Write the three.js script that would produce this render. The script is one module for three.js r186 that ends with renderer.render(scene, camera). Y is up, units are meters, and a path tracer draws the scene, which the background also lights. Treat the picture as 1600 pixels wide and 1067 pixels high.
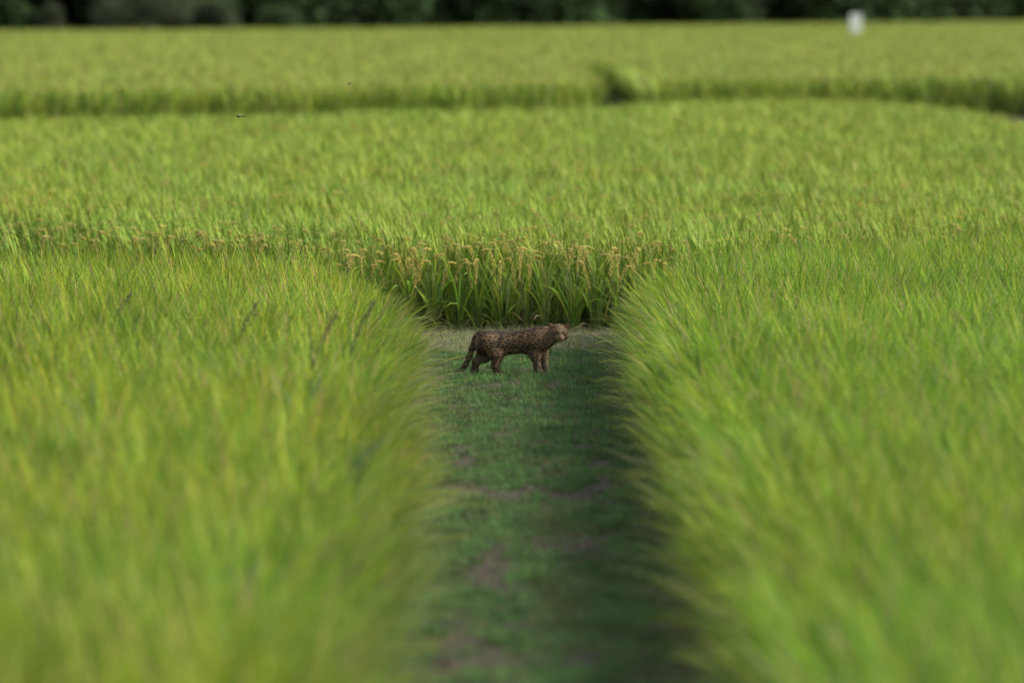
import * as THREE from 'three';
import { mergeGeometries } from 'three/addons/utils/BufferGeometryUtils.js';
import { ImprovedNoise } from 'three/addons/math/ImprovedNoise.js';

// ---------------------------------------------------------------- camera, sky, sun, exposure
const scene = new THREE.Scene();
const EYE = 2.717, FOCUS = 41.4;                       // a long lens on a raised road, looking down a path between rice stands
const camera = new THREE.PerspectiveCamera(6.638, 1600 / 1067, 0.5, 3000);
camera.position.set(0, EYE, 0);
camera.rotation.x = -0.06225;
camera.focus = FOCUS;
camera.userData.fStop = 1.75;

const sunAzimuth = THREE.MathUtils.degToRad(90), sunHeight = THREE.MathUtils.degToRad(32);
const sunDir = new THREE.Vector3(Math.sin(sunAzimuth) * Math.cos(sunHeight), Math.sin(sunHeight), -Math.cos(sunAzimuth) * Math.cos(sunHeight));
// a hazy, thinly clouded sky: whitish, a little bluer overhead, brighter round the veiled sun
const skyData = new Float32Array(256 * 128 * 4);
for (let row = 0; row < 128; row++) for (let col = 0; col < 256; col++) {
  const up = ((row + 0.5) / 128 - 0.5) * Math.PI, round = ((col + 0.5) / 256 - 0.5) * 2 * Math.PI, y = Math.sin(up), t = Math.sqrt(Math.max(0, y));
  const toSun = Math.cos(up) * Math.cos(round) * sunDir.x + y * sunDir.y + Math.cos(up) * Math.sin(round) * sunDir.z, glow = 0.9 * Math.exp((toSun - 1) * 9);
  const zenith = [0.84, 0.93, 1.05], haze = [1.0, 1.0, 0.97];
  for (let c = 0; c < 3; c++) skyData[(row * 256 + col) * 4 + c] = haze[c] * (1 - t) + zenith[c] * t + glow * [1, 0.95, 0.82][c];
  skyData[(row * 256 + col) * 4 + 3] = 1;
}
const skyTexture = new THREE.DataTexture(skyData, 256, 128, THREE.RGBAFormat, THREE.FloatType);
skyTexture.mapping = THREE.EquirectangularReflectionMapping;
skyTexture.magFilter = THREE.LinearFilter;
skyTexture.needsUpdate = true;
scene.background = skyTexture;
scene.environment = skyTexture;
scene.backgroundIntensity = scene.environmentIntensity = 0.35;
const sun = new THREE.DirectionalLight(new THREE.Color(1, 0.93, 0.76), 3.0);
sun.name = 'sun';
sun.position.copy(sunDir).multiplyScalar(60).add(new THREE.Vector3(0, 0, -40));
sun.target.position.set(0, 0, -40);
sun.castShadow = true;
sun.shadow.radius = 22;
sun.shadow.mapSize.set(4096, 4096);
Object.assign(sun.shadow.camera, { left: -40, right: 40, top: 40, bottom: -40, near: 1, far: 200 });
scene.add(sun, sun.target);

const renderer = new THREE.WebGLRenderer();
renderer.toneMapping = THREE.LinearToneMapping;
renderer.toneMappingExposure = 2.15;
renderer.shadowMap.enabled = true;

// ---------------------------------------------------------------- helpers
function random(seed) {
  let a = seed >>> 0;
  return () => { a = (a + 0x6d2b79f5) | 0; let t = Math.imul(a ^ (a >>> 15), 1 | a); t = (t + Math.imul(t ^ (t >>> 7), 61 | t)) ^ t; return ((t ^ (t >>> 14)) >>> 0) / 4294967296; };
}
const perlin = new ImprovedNoise();
const noise = (x, y, z = 0) => perlin.noise(x + 31.7, y + 17.3, z + 5.1);
const clamp = (x, a = 0, b = 1) => Math.min(b, Math.max(a, x));
const smooth = (a, b, x) => { const t = clamp((x - a) / (b - a)); return t * t * (3 - 2 * t); };
const mix = (a, b, t) => a + (b - a) * t;
const taken = {};
function numbered(name) { const n = taken[name] = (taken[name] ?? -1) + 1; return n ? name + '_' + String(n).padStart(3, '0') : name; }
function describe(o, label, category, group, kind) {
  if (label) o.userData.label = label;
  if (category) o.userData.category = category;
  if (group) o.userData.group = group;
  if (kind) o.userData.kind = kind;
  return o;
}
function add(o, name, parent = scene) {
  o.name = parent === scene ? numbered(name) : name;
  o.traverse((m) => { if (m.isMesh) m.castShadow = m.receiveShadow = true; });
  parent.add(o);
  return o;
}
// collects coloured triangles
class Shape {
  constructor() { this.p = []; this.c = []; this.i = []; }
  vertex(x, y, z, c) { this.p.push(x, y, z); this.c.push(c[0], c[1], c[2]); return this.p.length / 3 - 1; }
  // a leaf blade: an arching strip that tapers to a point. rise = starting slope, bend = how far it turns down over its length
  blade(x, y, z, azimuth, rise, bend, length, width, c, segments = 4, twist = 0) {
    let a = rise, r = 0, h = 0, before = -1;
    const cx = Math.cos(azimuth), cz = Math.sin(azimuth);
    for (let k = 0; k <= segments; k++) {
      const t = k / segments, w = 0.5 * width * (t < 0.15 ? 0.6 + t * 2.7 : 1) * Math.pow(Math.max(0, 1 - t), 0.55), tw = twist * t;
      const sx = -cz * Math.cos(tw), sz = cx * Math.cos(tw), sy = Math.sin(tw);
      if (k === segments) { const tip = this.vertex(x + cx * r, y + h, z + cz * r, c); this.i.push(before, before + 1, tip); break; }
      const n = this.vertex(x + cx * r + sx * w, y + h + sy * w, z + cz * r + sz * w, c);
      this.vertex(x + cx * r - sx * w, y + h - sy * w, z + cz * r - sz * w, c);
      if (before >= 0) this.i.push(before, before + 1, n, before + 1, n + 1, n);
      before = n;
      const step = length / segments;
      r += Math.cos(a) * step; h += Math.sin(a) * step; a -= (bend / segments) * (0.5 + t * 1.2);
    }
  }
  // a stalk: a thin three-sided rod
  rod(from, to, r0, r1, c) {
    const d = [to[0] - from[0], to[1] - from[1], to[2] - from[2]], n = Math.hypot(...d) || 1;
    const u = Math.abs(d[1]) / n > 0.9 ? [1, 0, 0] : [0, 1, 0];
    let a = [d[1] * u[2] - d[2] * u[1], d[2] * u[0] - d[0] * u[2], d[0] * u[1] - d[1] * u[0]]; const an = Math.hypot(...a); a = a.map((v) => v / an);
    let b = [d[1] * a[2] - d[2] * a[1], d[2] * a[0] - d[0] * a[2], d[0] * a[1] - d[1] * a[0]]; const bn = Math.hypot(...b); b = b.map((v) => v / bn);
    const s = this.p.length / 3;
    for (const [o, r] of [[from, r0], [to, r1]]) for (let k = 0; k < 3; k++) { const q = k * 2.0944; this.vertex(o[0] + (a[0] * Math.cos(q) + b[0] * Math.sin(q)) * r, o[1] + (a[1] * Math.cos(q) + b[1] * Math.sin(q)) * r, o[2] + (a[2] * Math.cos(q) + b[2] * Math.sin(q)) * r, c); }
    for (let k = 0; k < 3; k++) { const m = (k + 1) % 3; this.i.push(s + k, s + m, s + 3 + k, s + m, s + 3 + m, s + 3 + k); }
  }
  // a grain: a slim pointed spindle
  grain(x, y, z, d, length, r, c) {
    const n = Math.hypot(...d) || 1, e = d.map((v) => v / n), s = this.p.length / 3, u = Math.abs(e[1]) > 0.8 ? [1, 0, 0] : [0, 1, 0];
    let a = [e[1] * u[2] - e[2] * u[1], e[2] * u[0] - e[0] * u[2], e[0] * u[1] - e[1] * u[0]]; const an = Math.hypot(...a); a = a.map((v) => v / an);
    const b = [e[1] * a[2] - e[2] * a[1], e[2] * a[0] - e[0] * a[2], e[0] * a[1] - e[1] * a[0]];
    this.vertex(x, y, z, c);
    for (let k = 0; k < 4; k++) { const q = k * 1.5708, ca = Math.cos(q) * r, cb = Math.sin(q) * r; this.vertex(x + e[0] * length * 0.5 + a[0] * ca + b[0] * cb, y + e[1] * length * 0.5 + a[1] * ca + b[1] * cb, z + e[2] * length * 0.5 + a[2] * ca + b[2] * cb, c); }
    this.vertex(x + e[0] * length, y + e[1] * length, z + e[2] * length, c);
    for (let k = 0; k < 4; k++) { const m = (k + 1) % 4; this.i.push(s, s + 1 + m, s + 1 + k, s + 5, s + 1 + k, s + 1 + m); }
  }
  // a rice ear: the stalk rises, arches over and hangs, hung with grains
  ear(x, z, azimuth, height, reach, drop, rnd, c, stem, grains = 46, size = 1) {
    const cx = Math.cos(azimuth), cz = Math.sin(azimuth), at = (t) => { const q = t * 2.75; return [reach * (1 - Math.cos(q)) * 0.5, height + (q < 1.57 ? 0.05 * Math.sin(q) : 0.05 - (drop + 0.05) * Math.pow((q - 1.57) / 1.18, 1.5))]; };
    let last = [x, 0, z];
    for (let k = 0; k <= 6; k++) { const [r, h] = at(k / 6), to = [x + cx * r, h, z + cz * r]; this.rod(last, to, 0.0018, 0.0014, stem); last = to; }
    for (let k = 0; k < grains; k++) {
      const t = 0.3 + 0.7 * (k + rnd()) / grains, [r, h] = at(t), [r2, h2] = at(Math.min(1.02, t + 0.04)), spread = 0.011 * size * (1.15 - 0.6 * Math.abs(t - 0.6)), q = rnd() * 6.283, tone = 0.75 + rnd() * 0.5;
      const ox = Math.cos(q) * spread * (0.3 + rnd()), oz = Math.sin(q) * spread * (0.3 + rnd());
      this.grain(x + cx * r + ox, h - 0.004 + (rnd() - 0.5) * 0.006, z + cz * r + oz, [cx * (r2 - r) * 1.2 + ox * 0.5, h2 - h - 0.012, cz * (r2 - r) * 1.2 + oz * 0.5], 0.013 * size, 0.0034 * size, c.map((v) => v * tone));
    }
  }
  geometry() {
    const g = new THREE.BufferGeometry();
    g.setAttribute('position', new THREE.Float32BufferAttribute(this.p, 3));
    g.setAttribute('color', new THREE.Float32BufferAttribute(this.c, 3));
    g.setIndex(this.i);
    g.computeVertexNormals();
    return g;
  }
}
const leafMaterial = new THREE.MeshPhysicalMaterial({ vertexColors: true, side: THREE.DoubleSide, roughness: 1, transmission: 0.4, thickness: 0, ior: 1.4, specularIntensity: 0.5 });
leafMaterial.name = 'leaf';
const farLeafMaterial = new THREE.MeshStandardMaterial({ vertexColors: true, side: THREE.DoubleSide, roughness: 0.75 });
const dullMaterial = new THREE.MeshStandardMaterial({ vertexColors: true, side: THREE.DoubleSide, roughness: 0.9 });
const matrix = new THREE.Matrix4(), quaternion = new THREE.Quaternion(), tilt = new THREE.Quaternion(), UP = new THREE.Vector3(0, 1, 0);
function placeAll(list, variants, material, name, parent) {   // list of {x, y, z, turn, lean, axis, s, h, c, v}
  variants.forEach((g, v) => {
    const mine = list.filter((q) => q.v === v);
    if (!mine.length) return;
    const m = new THREE.InstancedMesh(g, material, mine.length), color = new THREE.Color();
    mine.forEach((q, k) => {
      quaternion.setFromAxisAngle(UP, q.turn);
      if (q.lean) quaternion.premultiply(tilt.setFromAxisAngle(new THREE.Vector3(Math.cos(q.axis), 0, Math.sin(q.axis)), q.lean));
      m.setMatrixAt(k, matrix.compose(new THREE.Vector3(q.x, q.y, q.z), quaternion, new THREE.Vector3(q.s, q.s * (q.h ?? 1), q.s)));
      m.setColorAt(k, color.setRGB(...q.c));
    });
    m.userData.kind = 'stuff';
    add(m, name, parent);
  });
}

// ---------------------------------------------------------------- the lie of the land, d = metres in front of the camera
const line = (points) => (x) => { let k = 0; while (k < points.length - 2 && x > points[k + 1][0]) k++; const [a, b] = [points[k], points[k + 1]]; return mix(a[1], b[1], clamp((x - a[0]) / (b[0] - a[0]), k ? 0 : -9, 9)); };
const leftEdge = (d) => -0.83 + 0.2 * smooth(37, 24, d) - 0.4 * smooth(39.3, 43, d) + 0.05 * noise(d * 0.9, 2) + 0.03 * noise(d * 3, 9);
const rightEdge = (d) => 0.98 + 0.16 * smooth(39.5, 44, d) + 0.05 * noise(d * 0.8, 40) + 0.03 * noise(d * 3, 60);
const leftEnd = line([[-12, 45.2], [-1.2, 43.2], [-0.4, 42.8], [0, 42.6]]);
const rightEnd = line([[0, 43.0], [1.2, 43.6], [5, 48.4], [14, 57]]);
const middleStart = line([[-14, 53], [-4, 47.4], [-1.3, 44.6], [1.2, 44.5], [5, 49.8], [14, 61]]);
const middleEnd = line([[-14, 79], [-7.5, 82], [0, 88], [3, 93], [5.3, 95], [6.4, 91], [7.2, 81], [7.6, 70], [8, 50]]);
const farStart = line([[-16, 88.2], [-7.5, 90], [0, 95.2], [3, 100], [8, 103], [20, 104]]);
const terrace = (x, d) => 0.24 * smooth(farStart(x) - 1.4, farStart(x) - 0.2, d);
const ground = (x, d) => terrace(x, d) + (d < 60 ? -0.018 + 0.022 * noise(x * 2.6, d * 1.3, 3) + 0.012 * noise(x * 8, d * 5, 8) : 0.03 * noise(x * 0.3, d * 0.3));

function noiseTexture(size, tones, seed) {
  const data = new Uint8Array(size * size * 4), wrap = (fx, fy, s) => {     // tiles by blending copies
    const u = fx * s, v = fy * s, a = noise(u, v, seed), b = noise(u - s, v, seed), c = noise(u, v - s, seed), e = noise(u - s, v - s, seed);
    return mix(mix(a, b, fx), mix(c, e, fx), fy);
  };
  for (let y = 0; y < size; y++) for (let x = 0; x < size; x++) {
    const fx = x / size, fy = y / size, n = clamp(0.5 + 0.8 * wrap(fx, fy, 6) + 0.6 * wrap(fx, fy, 23) + 0.5 * wrap(fx, fy, 90)), t = n * (tones.length - 1), k = Math.min(tones.length - 2, Math.floor(t));
    for (let c = 0; c < 3; c++) data[(y * size + x) * 4 + c] = mix(tones[k][c], tones[k + 1][c], t - k);
    data[(y * size + x) * 4 + 3] = 255;
  }
  const t = new THREE.DataTexture(data, size, size);
  t.colorSpace = THREE.SRGBColorSpace; t.wrapS = t.wrapT = THREE.RepeatWrapping; t.magFilter = THREE.LinearFilter; t.minFilter = THREE.LinearMipmapLinearFilter; t.generateMipmaps = true; t.needsUpdate = true;
  return t;
}
const soilTexture = noiseTexture(512, [[31, 28, 16], [48, 44, 27], [58, 53, 33], [43, 43, 24], [70, 65, 43]], 1);
const soil = new THREE.MeshStandardMaterial({ map: soilTexture, roughness: 0.95 });
function sheet(xs, ds, lift) {
  const p = [], uv = [], index = [];
  for (const d of ds) for (const x of xs) { p.push(x, ground(x, d) + lift(x, d), -d); uv.push(x * 0.7, d * 0.7); }
  for (let r = 0; r + 1 < ds.length; r++) for (let k = 0; k + 1 < xs.length; k++) { const a = r * xs.length + k, b = a + xs.length; index.push(a, a + 1, b, a + 1, b + 1, b); }
  const g = new THREE.BufferGeometry();
  g.setAttribute('position', new THREE.Float32BufferAttribute(p, 3)); g.setAttribute('uv', new THREE.Float32BufferAttribute(uv, 2)); g.setIndex(index); g.computeVertexNormals();
  return g;
}
const span = (a, b, step) => Array.from({ length: Math.round((b - a) / step) + 1 }, (_, k) => a + k * step);
const earth = add(new THREE.Mesh(sheet([-1500, -400, -120, ...span(-60, -3, 3), ...span(-2.6, 2.6, 0.2), ...span(3, 60, 3), 120, 400, 1500], [-200, -40, ...span(0, 84, 0.5), ...span(84.4, 106, 0.4), ...span(108, 300, 6), 500, 1500], (x, d) => (x > -0.95 && x < 1.1 && d > 10.8 && d < 45.5 ? -0.05 : 0)), soil), 'ground');
earth.userData.kind = 'structure';
const track = add(new THREE.Mesh(sheet(span(-0.9, 1.06, 0.04), span(11, 45.3, 0.08), (x, d) => -0.004 + 0.014 * smooth(0.75, 0.2, Math.abs(x - 0.1)) + 0.012 * noise(x * 9, d * 6, 4)), new THREE.MeshStandardMaterial({ map: soilTexture, roughness: 0.95, bumpMap: soilTexture, bumpScale: 0.01 })), 'path');
track.userData.kind = 'structure';
const pathTop = (x, d) => ground(x, d) + -0.004 + 0.014 * smooth(0.75, 0.2, Math.abs(x - 0.1)) + 0.012 * noise(x * 9, d * 6, 4);

// ---------------------------------------------------------------- rice
const TONE = {
  leaf: [0.232, 0.35, 0.03], leafDeep: [0.115, 0.22, 0.026], leafYellow: [0.36, 0.41, 0.05], straw: [0.42, 0.33, 0.16], ear: [0.48, 0.38, 0.12], earGreen: [0.33, 0.33, 0.09], stalk: [0.16, 0.23, 0.04],
};
const vary = (c, rnd, by = 0.25) => { const k = 1 - by / 2 + rnd() * by, w = (rnd() - 0.5) * by * 0.6; return [c[0] * k * (1 + w), c[1] * k, c[2] * k * (1 - w)]; };
function clump(seed, { blades = 30, segments = 5, height = 0.66, spread = 0.07, width = 0.012, ears = 0, grains = 30, grainSize = 1, stalks = 8, yellow = 0.12, fan = Math.PI, lean = 0, droop = 1, deep = 0.3 }) {
  const rnd = random(seed), s = new Shape();
  for (let k = 0; k < stalks; k++) { const q = rnd() * 6.283, r = rnd() * spread * 0.6, o = 1.3 + rnd(); s.rod([Math.cos(q) * r * 0.6, 0, Math.sin(q) * r * 0.6], [Math.cos(q) * r * o + lean * height * 0.4, height * (0.55 + rnd() * 0.15) * (1 - lean * 0.3), Math.sin(q) * r * o], 0.0028, 0.002, vary(TONE.stalk, rnd)); }
  for (let k = 0; k < blades; k++) {
    const q = (rnd() * 2 - 1) * fan, r = Math.sqrt(rnd()) * spread, from = height * (0.05 + rnd() * 0.62) * (1 - lean * 0.45), dry = from < height * 0.25 && rnd() < 0.3;
    const c = dry ? vary(TONE.straw, rnd) : vary(rnd() < yellow ? TONE.leafYellow : rnd() < deep ? TONE.leafDeep : TONE.leaf, rnd);
    const length = (height * 1.02 - from) * (0.75 + rnd() * 0.45) + 0.06, rise = (1.42 - rnd() * 0.34) - lean * (0.1 + rnd() * 1.35);
    s.blade(Math.cos(q) * r * 0.7 + lean * from * 0.8, from, Math.sin(q) * r * 0.7, q + (rnd() - 0.5), rise, (0.25 + rnd() * rnd() * 1.3) * droop, length, width * (0.75 + rnd() * 0.5), c, segments, (rnd() - 0.5) * 1.6);
  }
  for (let k = 0; k < ears; k++) { const q = (rnd() * 2 - 1) * fan, r = rnd() * spread * 0.5; s.ear(Math.cos(q) * r, Math.sin(q) * r, q, height * (0.88 + rnd() * 0.12), 0.09 + rnd() * 0.08, 0.07 + rnd() * 0.09, rnd, vary(rnd() < 0.3 ? TONE.earGreen : TONE.ear, rnd), TONE.stalk, grains, grainSize); }
  return s.geometry();
}
const greenClumps = [11, 12, 13, 14].map((n) => clump(n, { blades: 28, width: 0.0165, ears: n === 14 ? 1 : 0, grains: 24, grainSize: 1.2 }));
// plants along the path: their leaves arch out over it
const edgeClumps = [21, 22, 23, 24].map((n) => clump(n, { blades: 34, width: 0.0145, fan: 2.3, lean: 0.38, droop: 1.3, yellow: 0.16, height: 0.54, stalks: 6, ears: n === 24 ? 1 : 0 }));
const earClumps = [31, 32, 33, 34].map((n) => clump(n, { blades: 30, width: 0.013, ears: n === 31 ? 0 : n === 32 ? 1 : 3, grains: 50, grainSize: 1.15, yellow: 0.16 }));
const farClumps = [41, 42, 43].map((n) => clump(n, { blades: 30, segments: 3, width: 0.02, spread: 0.12, ears: 1, grains: 14, grainSize: 1.8, stalks: 4 }));

const rnd = random(2024);
const wave = (x, d) => 1 + 0.10 * noise(x * 0.9, d * 0.45, 12) + 0.07 * noise(x * 2.6, d * 1.4, 21);
function hill(x, d, v, tint, extra = {}) {
  const k = 0.91 + 0.18 * rnd() + 0.16 * noise(x * 0.7, d * 0.35, 30), warm = 0.12 * noise(x * 0.5, d * 0.25, 50) + (rnd() - 0.5) * 0.12;
  return { x, y: ground(x, d) - 0.01, z: -d, turn: rnd() * 6.283, lean: rnd() * 0.14, axis: rnd() * 6.283, s: 0.92 + rnd() * 0.16, h: wave(x, d), v, c: [tint[0] * k * (1 + warm), tint[1] * k, tint[2] * k * (1 - warm)], ...extra };
}
function stand(name, label, group) {
  const o = add(new THREE.Group(), name);
  return describe(o, label, 'rice', group, 'stuff');
}
// left and right stands beside the path
for (const side of [-1, 1]) {
  const o = stand('rice_stand', side < 0 ? 'yellow-green rice stand filling the ground left of the path' : 'fresh green rice stand filling the ground right of the path');
  const inner = [], outer = [], tint = side < 0 ? [1.04, 1.0, 0.9] : [0.93, 1.0, 0.95], step = 0.17;
  for (let d = 12; d < 58; d += step) for (let k = 0; k < 60; k++) {
    const edge = side < 0 ? leftEdge(d) : rightEdge(d), x = edge + side * (0.04 + k * step) + (rnd() - 0.5) * 0.06, dd = d + (rnd() - 0.5) * 0.08;
    if (Math.abs(x) > 0.107 * d + 1.6 || dd > (side < 0 ? leftEnd(x) : rightEnd(x))) continue;
    if (k < 2) {
      outer.push(hill(x, dd, Math.floor(rnd() * 3.2), tint, { turn: (side < 0 ? 0 : Math.PI) + (rnd() - 0.5) * 1.3, lean: rnd() * 0.25, s: 0.85 + rnd() * 0.35, h: (k ? 0.9 : 0.55) + rnd() * 0.3 }));
      
    }
    const lean = k < 5 ? side * 0.34 * (1 - k / 5) : 0, low = k < 2 ? { s: (k ? 0.82 : 0.62) + rnd() * 0.15 } : {};
    inner.push(hill(x, dd, rnd() < 0.08 ? 3 : Math.floor(rnd() * 3), tint, lean ? { lean: lean * (0.7 + rnd() * 0.6), axis: Math.PI / 2 + (rnd() - 0.5) * 0.5, ...low } : {}));
  }
  placeAll(inner, greenClumps, leafMaterial, 'rice_clumps', o);
  placeAll(outer, edgeClumps, leafMaterial, 'overhanging_rice_clumps', o);
}
// the stand behind the cat, with ripening ears
{
  const o = stand('rice_stand', 'ripening rice stand with golden ears across the field behind the cat'), list = [];
  for (let d = 45; d < 100; ) {
    const step = d < 58 ? 0.17 : d < 75 ? 0.21 : 0.25, half = 0.105 * d + 1.2;
    for (let x = -half; x < half; x += step) {
      const xx = x + (rnd() - 0.5) * step * 0.5, dd = d + (rnd() - 0.5) * step * 0.5, start = middleStart(xx);
      const hollow = ((xx + 1.85) / 0.62) ** 2 + ((dd - 52.6) / (1.3 + 0.5 * noise(xx * 4, 6))) ** 2 < 1 || ((xx + 3.9) / 0.7) ** 2 + ((dd - 48.4) / 0.9) ** 2 < 1 || ((xx - 2.4) / 0.45) ** 2 + ((dd - 53.5) / 1.0) ** 2 < 1;
      if (dd < start + (Math.abs(xx) < 1.2 ? 0.22 : 0) || dd > middleEnd(xx) || hollow) continue;
      const front = xx < 1.1 && dd - start < (xx < -1 ? 2.6 : 1.6);
      list.push(hill(xx, dd, front ? (xx < -1 ? 2 + Math.floor(rnd() * 2) : 1 + Math.floor(rnd() * 3)) : rnd() < 0.55 ? 0 : Math.floor(rnd() * 4), [0.95, 1.0, 0.8], { s: (0.92 + rnd() * 0.16) * (d < 75 ? 1 : 1.05), h: 0.4 + 0.6 * wave(xx, dd) }));
    }
    d += step;
  }
  placeAll(list, earClumps, farLeafMaterial, 'rice_clumps', o);
}
// far stands on the terrace, a walk cut into the nearer one
for (const [label, from, to, step] of [['pale green rice field on the low terrace beyond the ripening stand', 0, 163, 0.24], ['most distant strip of rice field below the dark wood', 166, 242, 0.3]]) {
  const o = stand('rice_field', label), list = [];
  for (let d = 86; d < to; d += step) {
    const half = 0.104 * d + 2;
    if (d < from) continue;
    for (let x = -half; x < half; x += step) {
      const xx = x + (rnd() - 0.5) * step * 0.6, dd = d + (rnd() - 0.5) * step * 0.6;
      if (dd < farStart(xx) || dd > 200 + 1.05 * xx + 0.015 * xx * xx) continue;
      if (dd < 119 && xx > 1.4 + 0.06 * noise(dd, 3) && xx < 2.3 + 0.5 * smooth(104, 94, dd)) continue;
      list.push(hill(xx, dd, Math.floor(rnd() * 3), [1.0, 0.99, 0.95], { s: (1 + rnd() * 0.15), h: 0.5 + 0.48 * wave(xx * 0.3, dd * 0.2), lean: rnd() * 0.06 }));
    }
  }
  placeAll(list, farClumps, farLeafMaterial, 'rice_clumps', o);
}
// front row of the ripening stand: every plant a thing of its own
function leafGeometry(seed, c) {
  const q = random(seed), s = new Shape();
  s.blade(0, 0, 0, 0, 1.45 - q() * 0.25, 0.25 + q() * 1.5, 0.38 + q() * 0.18, 0.013 + q() * 0.010, c, 6, (q() - 0.5) * 1.4);
  return s.geometry();
}
const leafShapes = [];
for (let k = 0; k < 14; k++) { const q = random(500 + k); leafShapes.push(leafGeometry(600 + k, vary(k < 9 ? [0.19, 0.34, 0.035] : k < 11 ? TONE.leafDeep : TONE.leafYellow, q))); }
const dryShapes = [700, 701, 702].map((n) => leafGeometry(n, vary(n === 701 ? TONE.leafYellow : TONE.straw, random(n))));
const earShapes = [0, 1, 2, 3, 4].map((n) => { const q = random(800 + n), s = new Shape(); s.ear(0, 0, 0, 0.585 + q() * 0.06, 0.09 + q() * 0.1, 0.11 + q() * 0.12, q, vary(n === 4 ? TONE.earGreen : [0.56, 0.44, 0.13], q, 0.15), TONE.stalk, 120, 1.0); return s.geometry(); });
const stalkShapes = [0, 1, 2].map((n) => {
  const q = random(900 + n), s = new Shape();
  for (let k = 0; k < 16; k++) { const a = q() * 6.283, r = 0.012 + q() * 0.025, o = 1.6 + q() * 1.6; s.rod([Math.cos(a) * r, -0.01, Math.sin(a) * r], [Math.cos(a) * r * o, 0.4 + q() * 0.12, Math.sin(a) * r * o], 0.0034, 0.0022, vary([0.17, 0.25, 0.05], q)); }
  return s.geometry();
});
for (let k = 0; k < 15; k++) {
  const x = -1.28 + k * 0.172 + (rnd() - 0.5) * 0.05, d = middleStart(x) + 0.06 + rnd() * 0.1, plant = add(new THREE.Group(), 'rice_plant');
  plant.position.set(x, ground(x, d), -d);
  plant.rotation.y = rnd() * 6.283;
  describe(plant, 'rice plant with drooping golden ears in the front row behind the cat', 'rice plant', 'front row of rice plants behind the cat');
  add(new THREE.Mesh(stalkShapes[k % 3], leafMaterial), 'stalks', plant).userData.kind = 'stuff';
  for (let n = 0; n < 18; n++) {
    const dry = n < 4, m = add(new THREE.Mesh(dry ? dryShapes[Math.floor(rnd() * 3)] : leafShapes[Math.floor(rnd() * 14)], leafMaterial), 'leaf', plant), q = rnd() * 6.283, low = dry ? 0.02 + rnd() * 0.1 : n < 8 ? 0.03 + rnd() * 0.1 : 0.12 + rnd() * 0.16;
    m.position.set(Math.cos(q) * 0.02, low, Math.sin(q) * 0.02);
    m.rotation.y = -q + (rnd() - 0.5) * 0.5;
    m.rotation.z = -(dry ? 0.5 + rnd() * 0.5 : rnd() * rnd() * 0.75 + (n < 8 ? 0.1 : 0));
    m.rotation.order = 'YXZ';
    m.scale.setScalar(dry ? 0.45 + rnd() * 0.3 : 0.85 + rnd() * 0.3);
  }
  for (let n = 0; n < 3; n++) {
    const m = add(new THREE.Mesh(earShapes[Math.floor(rnd() * 5)], dullMaterial), 'ear', plant), q = n < 2 ? -Math.PI / 2 - plant.rotation.y + (rnd() - 0.5) * 2.6 : rnd() * 6.283;
    m.rotation.y = q;
    m.position.set(Math.cos(q) * 0.012, 0, -Math.sin(q) * 0.012);
    m.scale.y = 0.82 + rnd() * 0.24;
  }
}

// ---------------------------------------------------------------- path grass, dry straw, clods
const bare = [[0.12, 39.1, 0.32, 0.6], [-0.1, 31.0, 0.3, 0.9], [0.33, 30.7, 0.2, 0.6], [-0.1, 26.6, 0.12, 1.2], [0.24, 28.1, 0.18, 0.5], [-0.28, 33.5, 0.1, 1.4], [0.0, 35.5, 0.1, 0.3], [0.21, 34.3, 0.1, 0.3], [-0.2, 23.5, 0.15, 1]];
const bareAt = (x, d) => { let b = -1; for (const [bx, bd, rx, rd] of bare) b = Math.max(b, 1 - ((x - bx) / rx) ** 2 - ((d - bd) / rd) ** 2); return b; };
function turf(seed, blades, height, width, tones, flat = 0) {
  const q = random(seed), s = new Shape();
  for (let k = 0; k < blades; k++) { const a = q() * 6.283, r = Math.sqrt(q()) * 0.05; s.blade(Math.cos(a) * r, 0, Math.sin(a) * r, q() * 6.283, mix(0.7 + q() * 0.8, 0.1 + q() * 0.25, flat), 0.3 + q() * 1.2, height * (0.4 + q()), width * (0.6 + q() * 0.8), vary(tones[Math.floor(q() * tones.length)], q, 0.4), 3, (q() - 0.5)); }
  return s.geometry();
}
const grassTones = [[0.09, 0.195, 0.06], [0.11, 0.23, 0.065], [0.085, 0.18, 0.072], [0.135, 0.24, 0.06], [0.11, 0.215, 0.06], [0.16, 0.18, 0.08]];
const turfShapes = [turf(1, 22, 0.045, 0.006, grassTones), turf(2, 18, 0.065, 0.005, grassTones), turf(3, 26, 0.03, 0.011, grassTones)];
const grass = describe(add(new THREE.Group(), 'grass'), 'short cool green grass covering the shaded path', 'grass', null, 'stuff');
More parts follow.
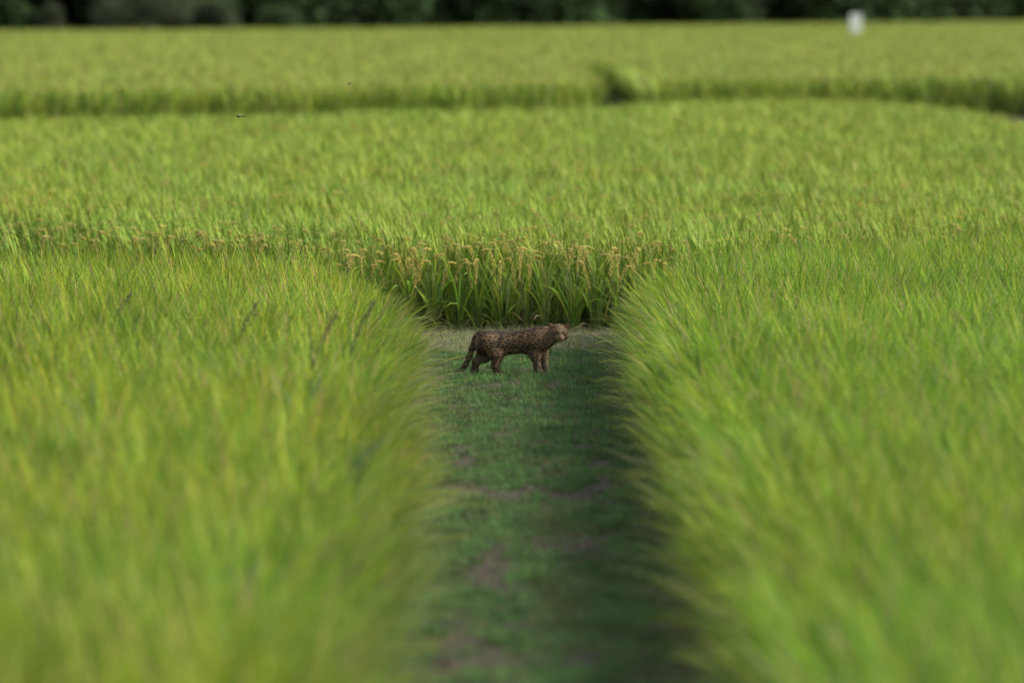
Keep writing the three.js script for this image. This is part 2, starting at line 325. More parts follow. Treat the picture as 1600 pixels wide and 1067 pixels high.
{
  const list = [];
  for (let k = 0; k < 34000; k++) {
    const d = 12 + Math.pow(rnd(), 0.8) * 33, x = -0.7 + rnd() * 1.6, keep = 0.55 + 0.9 * noise(x * 4, d * 1.6, 70) + 0.6 * noise(x * 12, d * 7, 71) - 0.62 * smooth(-0.4, 0.8, bareAt(x, d) + 0.9 * noise(x * 7, d * 3, 72)) - 0.8 * smooth(0.55, 0.8, Math.abs(x - 0.1)) - 0.6 * smooth(42.5, 44.5, d);
    if (rnd() > keep) continue;
    const tone = 0.82 + rnd() * 0.36 + 0.45 * noise(x * 5, d * 2.2, 75), brown = clamp(0.9 * noise(x * 3.5, d * 1.5, 76) + 0.2 * rnd() - 0.1, 0, 0.3);
    list.push({ x, y: pathTop(x, d) - 0.004, z: -d, turn: rnd() * 6.283, s: 0.6 + rnd() * 0.5 + 0.5 * Math.max(0, noise(x * 6, d * 3, 77)), c: [tone * (1 + brown * 0.5), tone * (1 - brown * 0.4), tone], v: rnd() < 0.12 ? 1 : rnd() < 0.5 ? 0 : 2 });
  }
  for (let k = 0; k < 110; k++) { const x = -0.48 + rnd() * 0.85, d = 39.2 + rnd() * 0.75, tone = 0.8 + rnd() * 0.4; list.push({ x, y: pathTop(x, d) - 0.004, z: -d, turn: rnd() * 6.283, s: 0.5 + rnd() * 0.5, c: [tone, tone, tone], v: 1 }); }
  placeAll(list, turfShapes, leafMaterial, 'grass_tufts', grass);
}
const bank = describe(add(new THREE.Group(), 'bank_grass'), 'deep green grass on the bank below the far rice terrace', 'grass', null, 'stuff');
{
  const list = [], shapes = [turf(8, 26, 0.05, 0.005, [[0.06, 0.12, 0.02], [0.08, 0.15, 0.025], [0.05, 0.1, 0.02]])];
  for (let k = 0; k < 9000; k++) {
    const x = -13 + rnd() * 20.3, low = middleEnd(x), d = mix(Math.max(low - 0.5, 78), farStart(x) + 0.3, rnd()), tone = 0.8 + rnd() * 0.5;
    list.push({ x, y: ground(x, d) - 0.01, z: -d, turn: rnd() * 6.283, s: 3 + rnd() * 3, c: [tone, tone, tone], v: 0 });
  }
  for (let k = 0; k < 700; k++) { const x = 1.3 + rnd() * 1.5, d = 94 + rnd() * 26; list.push({ x, y: ground(x, d) - 0.01, z: -d, turn: rnd() * 6.283, s: 1.4 + rnd() * 1.2, c: [0.8, 0.8, 0.8], v: 0 }); }
  placeAll(list, shapes, farLeafMaterial, 'bank_grass_tufts', bank);
}
const straw = describe(add(new THREE.Group(), 'dry_grass'), 'pale dry cut grass lying on the strip behind the cat', 'dry grass', null, 'stuff');
{
  const list = [], shapes = [turf(5, 26, 0.11, 0.004, [[0.34, 0.30, 0.19], [0.26, 0.24, 0.15], [0.2, 0.22, 0.1]], 0.8), turf(6, 14, 0.10, 0.005, [[0.16, 0.2, 0.06], [0.3, 0.27, 0.16]], 0.3)];
  for (let k = 0; k < 9000; k++) {
    const x = -5 + rnd() * 10, d = middleStart(x) + 0.3 - 3.2 * rnd(), low = Math.abs(x - 0.1) < 0.95;
    if (d < (low ? 42.3 + noise(x * 3, d) : (x < 0 ? leftEnd(x) : rightEnd(x)))) continue;
    const tone = 0.75 + rnd() * 0.5;
    list.push({ x, y: (low ? pathTop(x, d) : ground(x, d)), z: -d, turn: rnd() * 6.283, s: 0.7 + rnd() * 0.7, c: [tone, tone, tone], v: rnd() < 0.75 ? 0 : 1 });
  }
  for (const side of [-1, 1]) for (let k = 0; k < 900; k++) {
    const d = 16 + rnd() * 28, x = (side < 0 ? -0.56 : 0.76) - side * (rnd() - 0.6) * 0.25, tone = 0.2 + rnd() * 0.35;
    list.push({ x, y: pathTop(x, d), z: -d, turn: rnd() * 6.283, s: 0.5 + rnd() * 0.6, c: [tone, tone * 0.92, tone * 0.85], v: 0 });
  }
  placeAll(list, shapes, leafMaterial, 'straw_tufts', straw);
}
{
  const clods = describe(add(new THREE.Group(), 'soil'), 'dark crumbled soil clods scattered along the path', 'soil', null, 'stuff'), list = [], shapes = [0, 1].map((n) => {
    const g = new THREE.IcosahedronGeometry(0.02, 1), p = g.attributes.position;
    for (let k = 0; k < p.count; k++) { const f = 1 + 0.5 * noise(p.getX(k) * 60, p.getY(k) * 60, p.getZ(k) * 60 + n * 9); p.setXYZ(k, p.getX(k) * f, p.getY(k) * f * 0.6, p.getZ(k) * f); }
    g.computeVertexNormals(); return g;
  });
  for (let k = 0; k < 1500; k++) {
    let x, d;
    if (k < 700) { const b = bare[Math.floor(rnd() * bare.length)]; x = b[0] + (rnd() - 0.5) * 2 * b[2]; d = b[1] + (rnd() - 0.5) * 2 * b[3]; } else { d = 13 + rnd() * 30; x = k % 3 ? (k % 2 ? -0.65 + rnd() * 0.25 : 0.85 - rnd() * 0.25) : -0.4 + rnd(); }
    const tone = 0.6 + rnd() * 0.6;
    list.push({ x, y: pathTop(x, d), z: -d, turn: rnd() * 6.283, s: 0.3 + rnd() * rnd() * 1.1, c: [0.075 * tone, 0.055 * tone, 0.04 * tone], v: k % 2 });
  }
  placeAll(list, shapes, new THREE.MeshStandardMaterial({ roughness: 1 }), 'soil_clods', clods);
}

// ---------------------------------------------------------------- the far wood
{
  const wood = describe(add(new THREE.Group(), 'wood'), 'dark green wood edge along the far end of the fields', 'wood', null, 'stuff');
  const q = random(77), s = new Shape();
  for (let k = 0; k < 110; k++) { const a = q() * 6.283, b = Math.acos(2 * q() - 1), r = 0.9 * Math.cbrt(q()), x = r * Math.sin(b) * Math.cos(a), y = r * Math.cos(b) * 0.8, z = r * Math.sin(b) * Math.sin(a); s.blade(x, y, z, q() * 6.283, (q() - 0.3) * 1.4, q() * 1.4, 0.3 + q() * 0.25, 0.16, vary([0.034, 0.078, 0.018], q, 0.6), 2, (q() - 0.5) * 2); }
  const list = [], trunks = [], rod = new Shape();
  rod.rod([0, -0.2, 0], [0.1, 8, 0.05], 0.17, 0.07, [0.06, 0.05, 0.035]);
  for (let k = 0; k < 5200; k++) {
    const x = -34 + rnd() * 68, back = rnd(), d = 202.5 + 1.05 * x + 0.015 * x * x + back * 10, high = rnd() < 0.45 ? rnd() * 2 : rnd() * 8.5, tone = 0.7 + 0.8 * noise(x * 0.35, high * 0.5, back * 3 + 90) + rnd() * 0.4;
    if (high < 2.5 && back < 0.35 && noise(x * 0.5, 5) < -0.1) continue;
    list.push({ x, y: 0.2 + high, z: -d, turn: rnd() * 6.283, s: 0.7 + rnd() * 0.8, c: [tone, tone, tone], v: 0 });
  }
  for (let k = 0; k < 60; k++) { const x = -33 + rnd() * 66; trunks.push({ x, y: 0.2, z: -(206 + 1.05 * x + 0.015 * x * x + rnd() * 5), turn: rnd() * 6.283, s: 0.8 + rnd() * 0.5, c: [1, 1, 1], v: 0 }); }
  placeAll(list, [s.geometry()], farLeafMaterial, 'wood_foliage', wood);
  placeAll(trunks, [rod.geometry()], dullMaterial, 'wood_trunks', wood);
}
function bush(name, label, x, d, rx, ry, tone, seed, leaves, group) {
  const q = random(seed), o = add(new THREE.Group(), name), s = new Shape(), t = new Shape();
  o.position.set(x, ground(x, d), -d);
  describe(o, label, 'bush', group);
  for (let k = 0; k < 5; k++) { const a = k * 1.3 + q(), to = [Math.cos(a) * rx * 0.5, ry * (1.1 + q() * 0.4), Math.sin(a) * rx * 0.4]; t.rod([0, -0.05, 0], to, 0.045, 0.015, [0.07, 0.055, 0.04]); }
  const lobes = Array.from({ length: 9 }, () => [(q() - 0.5) * 1.5 * rx, ry * (0.45 + q() * 1.1), (q() - 0.5) * rx, rx * (0.3 + q() * 0.25)]);
  for (let k = 0; k < leaves; k++) { const [lx, ly, lz, lr] = lobes[k % 9], a = q() * 6.283, b = Math.acos(2 * q() - 1), r = lr * Math.cbrt(q()); s.blade(lx + r * Math.sin(b) * Math.cos(a), Math.max(0.05, ly + r * Math.cos(b)), lz + r * Math.sin(b) * Math.sin(a), q() * 6.283, (q() - 0.2) * 1.3, q(), 0.13 + q() * 0.1, 0.07, vary(tone, q, 0.4), 2, q() - 0.5); }
  add(new THREE.Mesh(t.geometry(), dullMaterial), 'stem', o);
  const crown = add(new THREE.Mesh(s.geometry(), leafMaterial), 'foliage', o);
  crown.userData.kind = 'stuff';
}
bush('bush', 'widest pale grey-green bush before the dark wood at the upper left', -11.9, 190.6, 1.5, 1.1, [0.095, 0.13, 0.065], 3, 3600);
bush('bush', 'pale grey-green bush right of the widest pale one, before the wood', -9.7, 192.2, 1.0, 0.95, [0.08, 0.125, 0.055], 4, 2400);
bush('bush', 'smallest pale bush at the left end of the pale group before the wood', -14.8, 188.4, 0.55, 0.9, [0.075, 0.105, 0.05], 5, 1300);
bush('bush', 'mid green bush at the right end of the group before the wood', -7.6, 193.9, 0.9, 0.7, [0.05, 0.11, 0.025], 6, 2200);

// ---------------------------------------------------------------- white board in the far field
{
  const o = add(new THREE.Group(), 'sign'), x = 10.5, d = 180;
  o.position.set(x, ground(x, d), -d); o.rotation.y = 0.12;
  describe(o, 'small white board on a post in the far rice field', 'sign');
  const white = new THREE.MeshStandardMaterial({ color: new THREE.Color(0.78, 0.8, 0.8), roughness: 0.5 }), grey = new THREE.MeshStandardMaterial({ color: new THREE.Color(0.4, 0.4, 0.38), roughness: 0.6, metalness: 0.4 });
  const outline = new THREE.Shape(), w = 0.18, h = 0.29, r = 0.05;
  outline.moveTo(-w + r, -h); outline.lineTo(w - r, -h); outline.quadraticCurveTo(w, -h, w, -h + r); outline.lineTo(w, h - r); outline.quadraticCurveTo(w, h, w - r, h); outline.lineTo(-w + r, h); outline.quadraticCurveTo(-w, h, -w, h - r); outline.lineTo(-w, -h + r); outline.quadraticCurveTo(-w, -h, -w + r, -h);
  const board = new THREE.Mesh(new THREE.ExtrudeGeometry(outline, { depth: 0.02, bevelSize: 0.004, bevelThickness: 0.004, bevelSegments: 2 }), white);
  board.position.set(0, 0.97, 0.028); add(board, 'board', o);
  const post = new THREE.Mesh(new THREE.CylinderGeometry(0.024, 0.024, 1.4, 12), grey);
  post.position.y = 0.6; add(post, 'post', o);
  for (const y of [0.82, 1.12]) { const clip = new THREE.Mesh(new THREE.TorusGeometry(0.027, 0.005, 6, 16), grey); clip.rotation.x = Math.PI / 2; clip.position.y = y; add(clip, 'clip', o); }
}

// ---------------------------------------------------------------- weeds standing above the left rice
function weed(label, x, d, height, turn, seed) {
  const q = random(seed), o = add(new THREE.Group(), 'weed_stalk'), s = new Shape(), e = new Shape();
  o.position.set(x, ground(x, d), -d); o.rotation.y = turn;
  describe(o, label, 'weed', 'weed stalks rising above the left rice');
  const at = (t) => [0.13 * Math.max(0, t - 0.55) ** 1.3 * 3.2, height * (t < 0.8 ? t : 0.8 + (t - 0.8) * 0.75), 0.01 * Math.sin(t * 5)];
  for (let k = 0; k < 12; k++) s.rod(at(k / 12), at((k + 1) / 12), 0.0045 - k * 0.0002, 0.0045 - (k + 1) * 0.0002, [0.08, 0.12, 0.03]);
  for (let k = 0; k < 150; k++) { const t = 0.68 + 0.34 * q(), p = at(Math.min(1, t)), a = q() * 6.283, r = 0.013 * (1.1 - Math.abs(t - 0.85) * 3) * Math.sqrt(q()); e.grain(p[0] + Math.cos(a) * r, p[1] + (q() - 0.5) * 0.02, p[2] + Math.sin(a) * r, [0.4 + Math.cos(a) * 0.4, 0.8, Math.sin(a) * 0.4], 0.013, 0.0035, vary([0.10, 0.11, 0.05], q, 0.5)); }
  add(new THREE.Mesh(s.geometry(), dullMaterial), 'stem', o);
  add(new THREE.Mesh(e.geometry(), dullMaterial), 'seed_head', o);
  for (let k = 0; k < 4; k++) { const l = new Shape(); l.blade(0, 0, 0, 0, 1.15, 1.0, 0.36, 0.016, vary([0.09, 0.16, 0.03], q), 5, 0.4); const m = add(new THREE.Mesh(l.geometry(), leafMaterial), 'leaf', o), p = at(0.3 + k * 0.12); m.position.set(...p); m.rotation.y = k * 2.4 + q(); }
}
weed('tall dark weed stalk with bent seed head, nearest the path', -0.9, 32, 1.0, 0.1, 1);
weed('dark weed stalk just left of the tallest weed stalk', -1.08, 31, 0.98, 0.2, 2);
weed('weed stalk with dark head, third from the path', -1.62, 34, 0.87, 0.3, 3);
weed('weed stalk with bent head, farthest from the path', -2.45, 35.5, 0.86, -0.2, 4);
function broadWeed(label, x, d, seed) {
  const q = random(seed), o = add(new THREE.Group(), 'weed_plant');
  o.position.set(x, ground(x, d), -d); describe(o, label, 'weed', 'blue-green weeds in the left rice');
  const st = new Shape(); st.rod([0, -0.02, 0], [0.02, 0.55, 0.01], 0.008, 0.005, [0.08, 0.14, 0.07]); add(new THREE.Mesh(st.geometry(), dullMaterial), 'stem', o);
  for (let k = 0; k < 11; k++) { const l = new Shape(); l.blade(0, 0, 0, 0, 1.35 - q() * 0.3, 0.5 + q() * 0.8, 0.3 + q() * 0.14, 0.026 + q() * 0.012, vary([0.12, 0.2, 0.075], q), 6, q() - 0.5); const m = add(new THREE.Mesh(l.geometry(), leafMaterial), 'leaf', o); m.position.set(0.012, 0.3 + q() * 0.22, 0.008); m.rotation.y = q() * 6.283; }
}
broadWeed('blue-green broad-bladed weed below the two tallest weed stalks', -1.05, 29, 11);
broadWeed('blue-green broad-bladed weed in the left rice nearest the path', -0.72, 25.5, 12);
broadWeed('blue-green broad-bladed weed in the left rice nearest the camera', -0.95, 20.5, 13);
broadWeed('blue-green broad-bladed weed near the left edge of the picture', -2.05, 28.5, 14);

// ---------------------------------------------------------------- the cat
{
  const prims = [];   // [ax, ay, az, bx, by, bz, ra, rb, squash across, blend, part]
  const bone = (a, b, ra, rb, part, squash = 1, blend = 0.022) => prims.push({ a, b, ra, rb, part, squash, blend });
  // trunk: rump - loin - chest - shoulder, narrower than deep
  bone([-0.192, 0.236, 0], [-0.07, 0.218, 0], 0.073, 0.08, 'trunk', 0.78, 0.03);
  bone([-0.07, 0.218, 0], [0.12, 0.234, 0], 0.08, 0.081, 'trunk', 0.78, 0.03);
  bone([0.12, 0.234, 0], [0.2, 0.256, 0.003], 0.083, 0.073, 'trunk', 0.82, 0.03);
  bone([0.2, 0.256, 0.003], [0.28, 0.278, 0.01], 0.07, 0.05, 'neck', 0.95, 0.03);
  bone([0.205, 0.215, 0.01], [0.27, 0.25, 0.02], 0.052, 0.042, 'neck', 0.95, 0.03);
  // near hind leg
  bone([-0.168, 0.222, 0.03], [-0.104, 0.142, 0.042], 0.074, 0.042, 'thigh', 0.75, 0.04);
  bone([-0.102, 0.138, 0.044], [-0.112, 0.07, 0.05], 0.04, 0.027, 'leg', 1, 0.03);
  bone([-0.112, 0.07, 0.05], [-0.096, 0.012, 0.052], 0.025, 0.021, 'leg');
  bone([-0.096, 0.016, 0.052], [-0.07, 0.012, 0.056], 0.022, 0.02, 'leg');
  // far hind leg, set back
  bone([-0.185, 0.215, -0.03], [-0.186, 0.13, -0.048], 0.068, 0.046, 'thigh', 0.75, 0.03);
  bone([-0.186, 0.13, -0.048], [-0.245, 0.09, -0.05], 0.042, 0.025, 'inner');
  bone([-0.245, 0.09, -0.05], [-0.258, 0.014, -0.052], 0.025, 0.021, 'leg');
  bone([-0.258, 0.016, -0.052], [-0.232, 0.012, -0.054], 0.022, 0.02, 'leg');
  // forelegs
  bone([0.172, 0.215, 0.036], [0.158, 0.14, 0.046], 0.058, 0.038, 'shoulder', 0.75, 0.03);
  bone([0.158, 0.14, 0.046], [0.174, 0.05, 0.046], 0.031, 0.023, 'leg');
  bone([0.174, 0.05, 0.046], [0.178, 0.014, 0.048], 0.024, 0.022, 'leg');
  bone([0.178, 0.014, 0.048], [0.198, 0.012, 0.054], 0.024, 0.021, 'leg');
  bone([0.2, 0.21, -0.034], [0.212, 0.14, -0.044], 0.054, 0.034, 'shoulder', 0.75, 0.03);
  bone([0.212, 0.14, -0.044], [0.226, 0.05, -0.044], 0.029, 0.0225, 'leg');
  bone([0.226, 0.05, -0.044], [0.23, 0.014, -0.044], 0.023, 0.021, 'leg');
  bone([0.23, 0.014, -0.044], [0.248, 0.012, -0.04], 0.023, 0.02, 'leg');
  // tail
  const tail = [[-0.245, 0.245, 0], [-0.268, 0.185, 0.004], [-0.289, 0.125, 0.01], [-0.315, 0.072, 0.018], [-0.347, 0.034, 0.026], [-0.378, 0.02, 0.03]];
  for (let k = 0; k < 5; k++) bone(tail[k], tail[k + 1], 0.0195 - k * 0.0008, 0.0187 - k * 0.0008, 'tail', 1, 0.014);
  // head, turned to the camera
  const HS = 1.14, H = new THREE.Matrix4().compose(new THREE.Vector3(0.318, 0.287, 0.03), new THREE.Quaternion().setFromEuler(new THREE.Euler(0.06, 0.16, -0.02)), new THREE.Vector3(1, 1, 1).multiplyScalar(HS)), HI = H.clone().invert();
  const inHead = (x, y, z) => new THREE.Vector3(x, y, z).applyMatrix4(H).toArray();
  const face = (a, b, ra, rb, blend = 0.014) => bone(inHead(...a), inHead(...b), ra * HS, rb * HS, 'head', 1, blend);
  face([0, 0.006, -0.022], [0, 0.008, 0.004], 0.047, 0.046);             // skull
  face([-0.033, -0.013, -0.002], [0.033, -0.013, -0.002], 0.026, 0.026);             // cheeks
  face([0, 0.004, 0.02], [0, -0.017, 0.041], 0.024, 0.0125);             // bridge
  face([-0.012, -0.026, 0.034], [0.012, -0.026, 0.034], 0.0142, 0.0142);   // whisker pads
  face([0, -0.032, 0.018], [0, -0.036, 0.031], 0.017, 0.011);           // chin
  for (const s of [-1, 1]) { face([s * 0.021, 0.016, 0.03], [s * 0.03, 0.012, 0.024], 0.014, 0.014, 0.01); }
  const length2 = (v) => v[0] * v[0] + v[1] * v[1] + v[2] * v[2];
  for (const p of prims) { p.d = p.b.map((v, k) => v - p.a[k]); p.l = length2(p.d); }
  const one = (p, x, y, z) => { const qx = x - p.a[0], qy = y - p.a[1], qz = z - p.a[2], t = clamp((qx * p.d[0] + qy * p.d[1] + qz * p.d[2]) / p.l), ex = qx - p.d[0] * t, ey = qy - p.d[1] * t, ez = (qz - p.d[2] * t) / p.squash; return Math.sqrt(ex * ex + ey * ey + ez * ez) - (p.ra + (p.rb - p.ra) * t); };
  // ears: flattened cones leaning outwards, hollowed in front
  const earField = (x, y, z) => {
    let best = 9;
    const v = new THREE.Vector3(x, y, z).applyMatrix4(HI);
    for (const s of [-1, 1]) {
      const ux = v.x - s * 0.032, uy = v.y - 0.024, t = clamp((ux * s * 0.026 + uy * 0.035) / (0.026 ** 2 + 0.035 ** 2)), ex = ux - s * 0.026 * t, ey = uy - 0.035 * t, w = mix(0.021, 0.006, t), ez = v.z + 0.004 - 0.004 * t;
      const shell = Math.sqrt(ex * ex + ey * ey + (ez * 2.2) ** 2) - w, hollow = Math.sqrt(ex * ex + ey * ey + ((ez - 0.011) * 1.5) ** 2) - w * 0.78;
      best = Math.min(best, Math.max(shell, -hollow) * HS);
    }
    return best;
  };
  const field = (x, y, z) => {
    let f = 9;
    for (const p of prims) { const d = one(p, x, y, z), k = p.blend; if (d > f + k) continue; const h = Math.max(k - Math.abs(f - d), 0) / k; f = Math.min(f, d) - h * h * k * 0.25; }
    if (x > 0.22 && y > 0.29) { const d = earField(x, y, z), k = 0.008, h = Math.max(k - Math.abs(f - d), 0) / k; f = Math.min(f, d) - h * h * k * 0.25; }
    return f;
  };
  const nearest = (x, y, z) => { let b = 9, part = ''; for (const p of prims) { const d = one(p, x, y, z); if (d < b) { b = d; part = p.part; } } return part; };
  // surface nets on a grid
  const cell = 0.0036, lo = [-0.44, -0.02, -0.13], size = [232, 116, 68], f = new Float32Array(size[0] * size[1] * size[2]), at = (i, j, k) => (k * size[1] + j) * size[0] + i;
  for (let k = 0; k < size[2]; k++) for (let j = 0; j < size[1]; j++) for (let i = 0; i < size[0]; i++) f[at(i, j, k)] = field(lo[0] + i * cell, lo[1] + j * cell, lo[2] + k * cell);
  const ids = new Int32Array(f.length).fill(-1), P = [], index = [];
  const corners = [0, 1, 2, 3, 4, 5, 6, 7].map((c) => [c & 1, (c >> 1) & 1, c >> 2]), edges = [];
  for (let a = 0; a < 8; a++) for (const b of [1, 2, 4]) if (!(a & b)) edges.push([a, a | b]);
  for (let k = 0; k + 1 < size[2]; k++) for (let j = 0; j + 1 < size[1]; j++) for (let i = 0; i + 1 < size[0]; i++) {
    const v = corners.map(([a, b, c]) => f[at(i + a, j + b, k + c)]);
    let n = 0, x = 0, y = 0, z = 0;
    for (const [a, b] of edges) if (v[a] < 0 !== v[b] < 0) { const t = v[a] / (v[a] - v[b]), A = corners[a], B = corners[b]; x += A[0] + (B[0] - A[0]) * t; y += A[1] + (B[1] - A[1]) * t; z += A[2] + (B[2] - A[2]) * t; n++; }
    if (!n) continue;
    ids[at(i, j, k)] = P.length / 3;
    P.push(lo[0] + (i + x / n) * cell, lo[1] + (j + y / n) * cell, lo[2] + (k + z / n) * cell);
  }
  const quad = (a, b, c, d, flip) => { if (a < 0 || b < 0 || c < 0 || d < 0) return; if (flip) index.push(a, c, b, a, d, c); else index.push(a, b, c, a, c, d); };
  for (let k = 1; k + 1 < size[2]; k++) for (let j = 1; j + 1 < size[1]; j++) for (let i = 1; i + 1 < size[0]; i++) {
    const s = f[at(i, j, k)] < 0;
    if (s !== f[at(i + 1, j, k)] < 0) quad(ids[at(i, j - 1, k - 1)], ids[at(i, j, k - 1)], ids[at(i, j, k)], ids[at(i, j - 1, k)], !s);
    if (s !== f[at(i, j + 1, k)] < 0) quad(ids[at(i - 1, j, k - 1)], ids[at(i - 1, j, k)], ids[at(i, j, k)], ids[at(i, j, k - 1)], !s);
    if (s !== f[at(i, j, k + 1)] < 0) quad(ids[at(i - 1, j - 1, k)], ids[at(i, j - 1, k)], ids[at(i, j, k)], ids[at(i - 1, j, k)], !s);
  }
  // coat: tawny grey-brown with rows of dark spots, dark lines down the back, barred legs, striped face
  const coat = [0.168, 0.108, 0.056], dark = [0.022, 0.014, 0.009], pale = [0.34, 0.27, 0.18], rust = [0.17, 0.07, 0.035];
  const hash = (a, b) => { const s = Math.sin(a * 127.1 + b * 311.7) * 43758.5453; return s - Math.floor(s); };
  const spots = (u, v, cu, cv, r) => {   // 1 inside a spot; rows along u
    let best = 0; const gu = Math.floor(u / cu), gv = Math.floor(v / cv);
    for (let a = -1; a <= 1; a++) for (let b = -1; b <= 1; b++) {
      const iu = gu + a, iv = gv + b, ox = (iu + 0.5 + (hash(iu, iv) - 0.5) * 0.5 + (iv & 1) * 0.5) * cu, oy = (iv + 0.5 + (hash(iv, iu + 9) - 0.5) * 0.4) * cv, sz = 0.7 + hash(iu + 3, iv + 5) * 0.6;
      best = Math.max(best, 1 - Math.hypot((u - ox) / (cu * r * sz), (v - oy) / (cv * r * sz)));
    }
    return smooth(0, 0.3, best);
  };
  const blend3 = (a, b, t) => a.map((v, k) => mix(v, b[k], clamp(t)));
  const tint = (x, y, z, nx, ny, nz) => {
    const part = nearest(x, y, z), n1 = noise(x * 60, y * 60, z * 60), n2 = noise(x * 18, y * 18, z * 18);
    let c = coat.map((v, k) => v * (1 + 0.3 * n1 + 0.25 * n2 + (k === 0 ? 0.06 * n2 : 0)));
    if (part === 'head') {
      const v = new THREE.Vector3(x, y, z).applyMatrix4(HI), ax = Math.abs(v.x);
      c = coat.map((q) => q * (1 + 0.2 * n1));
      if (v.y > 0.03 && ax > 0.03) { c = blend3(v.z > -0.001 ? rust : dark, coat, 0.15); if (v.y > 0.055) c = blend3(c, dark, 0.6); return c; }
      if (v.z > -0.01) {
        if (v.y > 0.004) { const st = Math.cos(ax * 6.283 / 0.0165); c = blend3(c, st > 0.25 ? [0.24, 0.17, 0.1] : dark, 0.65 * smooth(0.0, 0.5, Math.abs(st - 0.1)) * smooth(0.055, 0.02, ax)); }
        if (ax > 0.006 && ax < 0.017 && v.y < 0.028 && v.y > -0.016) c = blend3(c, [0.27, 0.2, 0.12], 0.7);          // pale line inside each eye
        if (v.y < -0.018 && v.z > 0.03) c = blend3(c, [0.24, 0.18, 0.11], 0.35);                            // muzzle
        if (v.y < -0.028 && v.z > 0.0) c = blend3(c, [0.24, 0.18, 0.11], 0.35);                             // chin
        if (Math.hypot((ax - 0.0215) / 0.0125, (v.y - 0.0085) / 0.0095) < 1) c = blend3(c, dark, 0.85);     // dark rims of the eyes
        if (ax > 0.03 && Math.abs(v.y + 0.008 - (ax - 0.03) * 0.25) < 0.0045) c = blend3(c, dark, 0.85);   // cheek stripes
        if (ax > 0.026 && Math.abs(v.y + 0.026 - (ax - 0.03) * 0.2) < 0.004) c = blend3(c, dark, 0.8);
        if (ax < 0.0035 && v.y < 0.002 && v.y > -0.012) c = blend3(c, rust, 0.6);
      } else c = blend3(c, dark, spots(v.x, v.y, 0.018, 0.03, 0.42) * 0.8);
      return c;
    }
    if (part === 'tail') { c = blend3(c, dark, 0.35 + 0.5 * smooth(0.1, 0.5, Math.sin(y * 6.283 / 0.042 + n2)) ); return c; }
    const wob = 0.006 * noise(x * 30, y * 30, z * 30 + 4);
    if (part === 'leg' || part === 'inner') {
      const bar = Math.max(spots(x + z * 0.6, y + wob, 0.024, 0.02, 0.6), 0.7 * smooth(0.3, 0.8, Math.sin((y + wob * 2) * 6.283 / 0.024) + 0.9 * n2));
      c = blend3(c, dark, bar * 0.84);
      if (nz * Math.sign(z) < -0.3) c = blend3(c, pale, part === 'inner' ? 0.4 : 0.2);
      if (y < 0.02) c = blend3(c, coat, 0.5);
      return c;
    }
    if (part === 'neck') {
      const st = smooth(0.1, 0.6, Math.sin((y * 0.9 - x * 0.7 + wob * 1.5) * 6.283 / 0.023));
      c = blend3(c, dark, st * 0.65);
      if (ny < -0.2) c = blend3(c, pale, 0.4 * (1 - st));
      return c;
    }
    const sp = spots(x + wob, y + 0.18 * x + wob + z * 0.05, 0.029, 0.021, 0.45);
    c = blend3(c, dark, sp * 0.9);
    if (ny > 0.62) c = blend3(c, dark, 0.45 + 0.4 * smooth(-0.2, 0.4, Math.cos(z * 6.283 / 0.021) + n1 * 0.4));
    if (ny < -0.45 && part === 'trunk') c = blend3(c, pale, 0.45 * (1 - sp));
    if (part === 'thigh' && z < -0.02 && nz > 0.1) c = blend3(c, pale, 0.35);
    if (part === 'thigh' && nx < -0.55) c = blend3(c, pale, 0.35);
    return c;
  };
  const body = new THREE.BufferGeometry();
  body.setAttribute('position', new THREE.Float32BufferAttribute(P, 3)); body.setIndex(index); body.computeVertexNormals();
  const N = body.attributes.normal.array, C = [];
  for (let k = 0; k < P.length; k += 3) C.push(...tint(P[k], P[k + 1], P[k + 2], N[k], N[k + 1], N[k + 2]));
  body.setAttribute('color', new THREE.Float32BufferAttribute(C, 3));
  const cat = add(new THREE.Group(), 'cat'), cx = 0.0, cd = 39.95;
  cat.position.set(cx, pathTop(cx, cd) + 0.006, -cd);
  describe(cat, 'spotted brown wild cat standing side-on across the path, face turned to the camera', 'cat');
  add(new THREE.Mesh(body, new THREE.MeshStandardMaterial({ vertexColors: true, roughness: 0.85 })), 'body', cat);
  // short fur
  const q = random(5), fur = new Shape(), count = P.length / 3;
  for (let n = 0; n < 42000; n++) {
    const k = Math.floor(q() * count) * 3, x = P[k], y = P[k + 1], z = P[k + 2], nx = N[k], ny = N[k + 1], nz = N[k + 2], head = x > 0.25 && y > 0.22, low = y < 0.12;
    const l = (head || low ? 0.005 : 0.0095) * (0.6 + q() * 0.8), fl = head ? [x - 0.318, (y - 0.28) * 0.6, -0.02] : low ? [-0.2, -1, 0] : [-1, -0.35, 0], fn = Math.hypot(...fl) || 1;
    const dx = nx * 0.55 + fl[0] / fn * 0.8 + (q() - 0.5) * 0.4, dy = ny * 0.55 + fl[1] / fn * 0.8 + (q() - 0.5) * 0.4, dz = nz * 0.55 + fl[2] / fn * 0.8 + (q() - 0.5) * 0.4, w = 0.0009;
    const tone = 0.75 + q() * 0.7, c = [C[k] * tone, C[k + 1] * tone, C[k + 2] * tone], sx = ny * dz - nz * dy, sy = nz * dx - nx * dz, sz = nx * dy - ny * dx, sl = Math.hypot(sx, sy, sz) || 1;
    const a = fur.vertex(x - nx * 0.001 + sx / sl * w, y - ny * 0.001 + sy / sl * w, z - nz * 0.001 + sz / sl * w, c); fur.vertex(x - nx * 0.001 - sx / sl * w, y - ny * 0.001 - sy / sl * w, z - nz * 0.001 - sz / sl * w, c); fur.vertex(x + dx * l, y + dy * l, z + dz * l, c);
    fur.i.push(a, a + 1, a + 2);
  }
  add(new THREE.Mesh(fur.geometry(), dullMaterial), 'fur', cat).userData.kind = 'stuff';
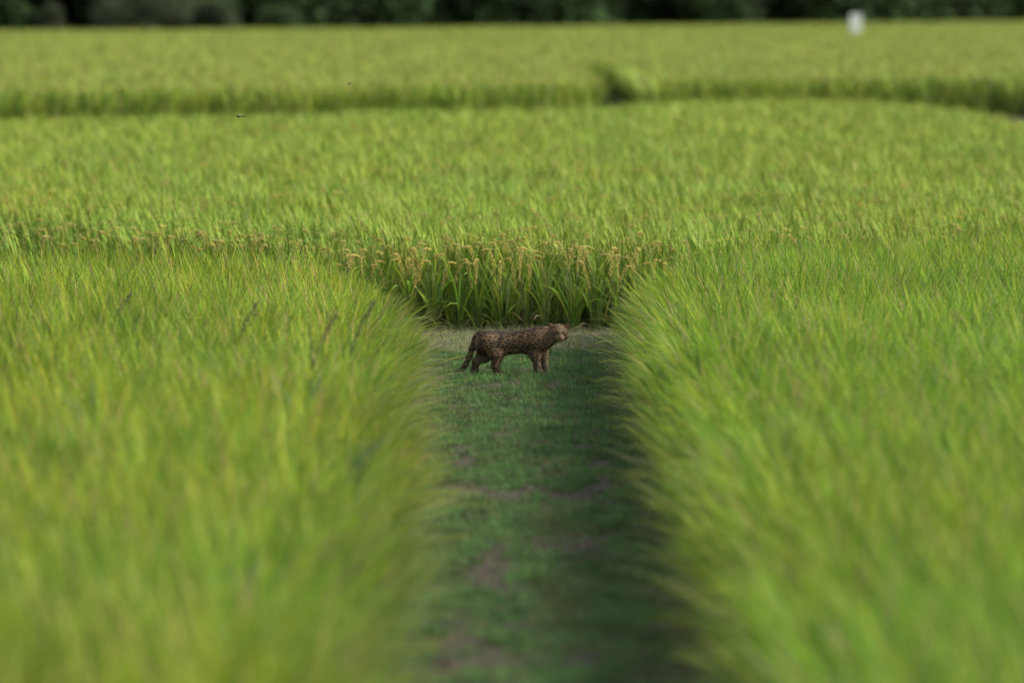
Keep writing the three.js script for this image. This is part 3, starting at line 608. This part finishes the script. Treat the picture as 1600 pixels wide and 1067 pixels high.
  const amber = new THREE.MeshPhysicalMaterial({ color: new THREE.Color(0.22, 0.14, 0.04), roughness: 0.12, clearcoat: 1 }), black = new THREE.MeshPhysicalMaterial({ color: new THREE.Color(0.006, 0.006, 0.006), roughness: 0.2, clearcoat: 1 });
  for (const s of [-1, 1]) {
    const eye = new THREE.Mesh(new THREE.SphereGeometry(0.0105 * HS, 20, 14), amber); eye.position.set(...inHead(s * 0.0215, 0.008, 0.036)); add(eye, 'eye', cat);
    const pupil = new THREE.Mesh(new THREE.SphereGeometry(0.0048 * HS, 14, 10), black); pupil.scale.set(0.7, 1, 0.5); pupil.position.set(-s * 0.001, 0, 0.0094 * HS); add(pupil, 'pupil', eye);
  }
  const nose = new THREE.Mesh(new THREE.SphereGeometry(0.0068 * HS, 16, 10), new THREE.MeshStandardMaterial({ color: new THREE.Color(0.14, 0.05, 0.04), roughness: 0.5 })); nose.scale.set(1.15, 0.75, 0.8); nose.position.set(...inHead(0, -0.0145, 0.0525)); add(nose, 'nose', cat);
}

// ---------------------------------------------------------------- dragonflies over the rice
function dragonfly(label, x, y, d, turn) {
  const o = add(new THREE.Group(), 'dragonfly');
  o.position.set(x, y, -d); o.rotation.y = turn;
  describe(o, label, 'dragonfly');
  const profile = [[0, -0.012], [0.0026, -0.0115], [0.003, -0.009], [0.0016, -0.0072], [0.0034, -0.005], [0.0042, 0.0], [0.0036, 0.006], [0.0019, 0.010], [0.0017, 0.02], [0.0018, 0.034], [0.0014, 0.042], [0, 0.0435]].map(([r, h]) => new THREE.Vector2(r * 1.6, h * 1.1));
  const g = new THREE.LatheGeometry(profile, 10); g.rotateZ(-Math.PI / 2);      // head towards -x
  add(new THREE.Mesh(g, new THREE.MeshStandardMaterial({ color: new THREE.Color(0.016, 0.01, 0.007), roughness: 0.6 })), 'body', o);
  const wingMaterial = new THREE.MeshPhysicalMaterial({ color: new THREE.Color(0.85, 0.87, 0.85), roughness: 0.15, transmission: 0.92, thickness: 0, side: THREE.DoubleSide });
  for (const s of [-1, 1]) for (const [at, sweep] of [[-0.001, -0.12], [0.004, 0.16]]) {
    const w = new THREE.Shape(); w.moveTo(-0.001, 0.001); w.quadraticCurveTo(-0.003, 0.02, 0, 0.034); w.quadraticCurveTo(0.006, 0.037, 0.007, 0.028); w.quadraticCurveTo(0.009, 0.012, 0.002, 0.001); w.closePath();
    const m = new THREE.Mesh(new THREE.ExtrudeGeometry(w, { depth: 0.0003, bevelEnabled: false, curveSegments: 5 }), wingMaterial);
    m.geometry.rotateX(Math.PI / 2 * s); m.position.set(at, 0.0028, s * 0.0015); m.rotation.y = sweep * s; m.rotation.x = -s * 0.25; add(m, 'wing', o);
  }
}
dragonfly('dragonfly seen side-on, flying above the ripening rice on the left', -1.86, 1.755, 40, 0);
dragonfly('dragonfly seen end-on, the higher and smaller of the two', -1.11, 1.975, 40.2, 1.45);

renderer.render(scene, camera);
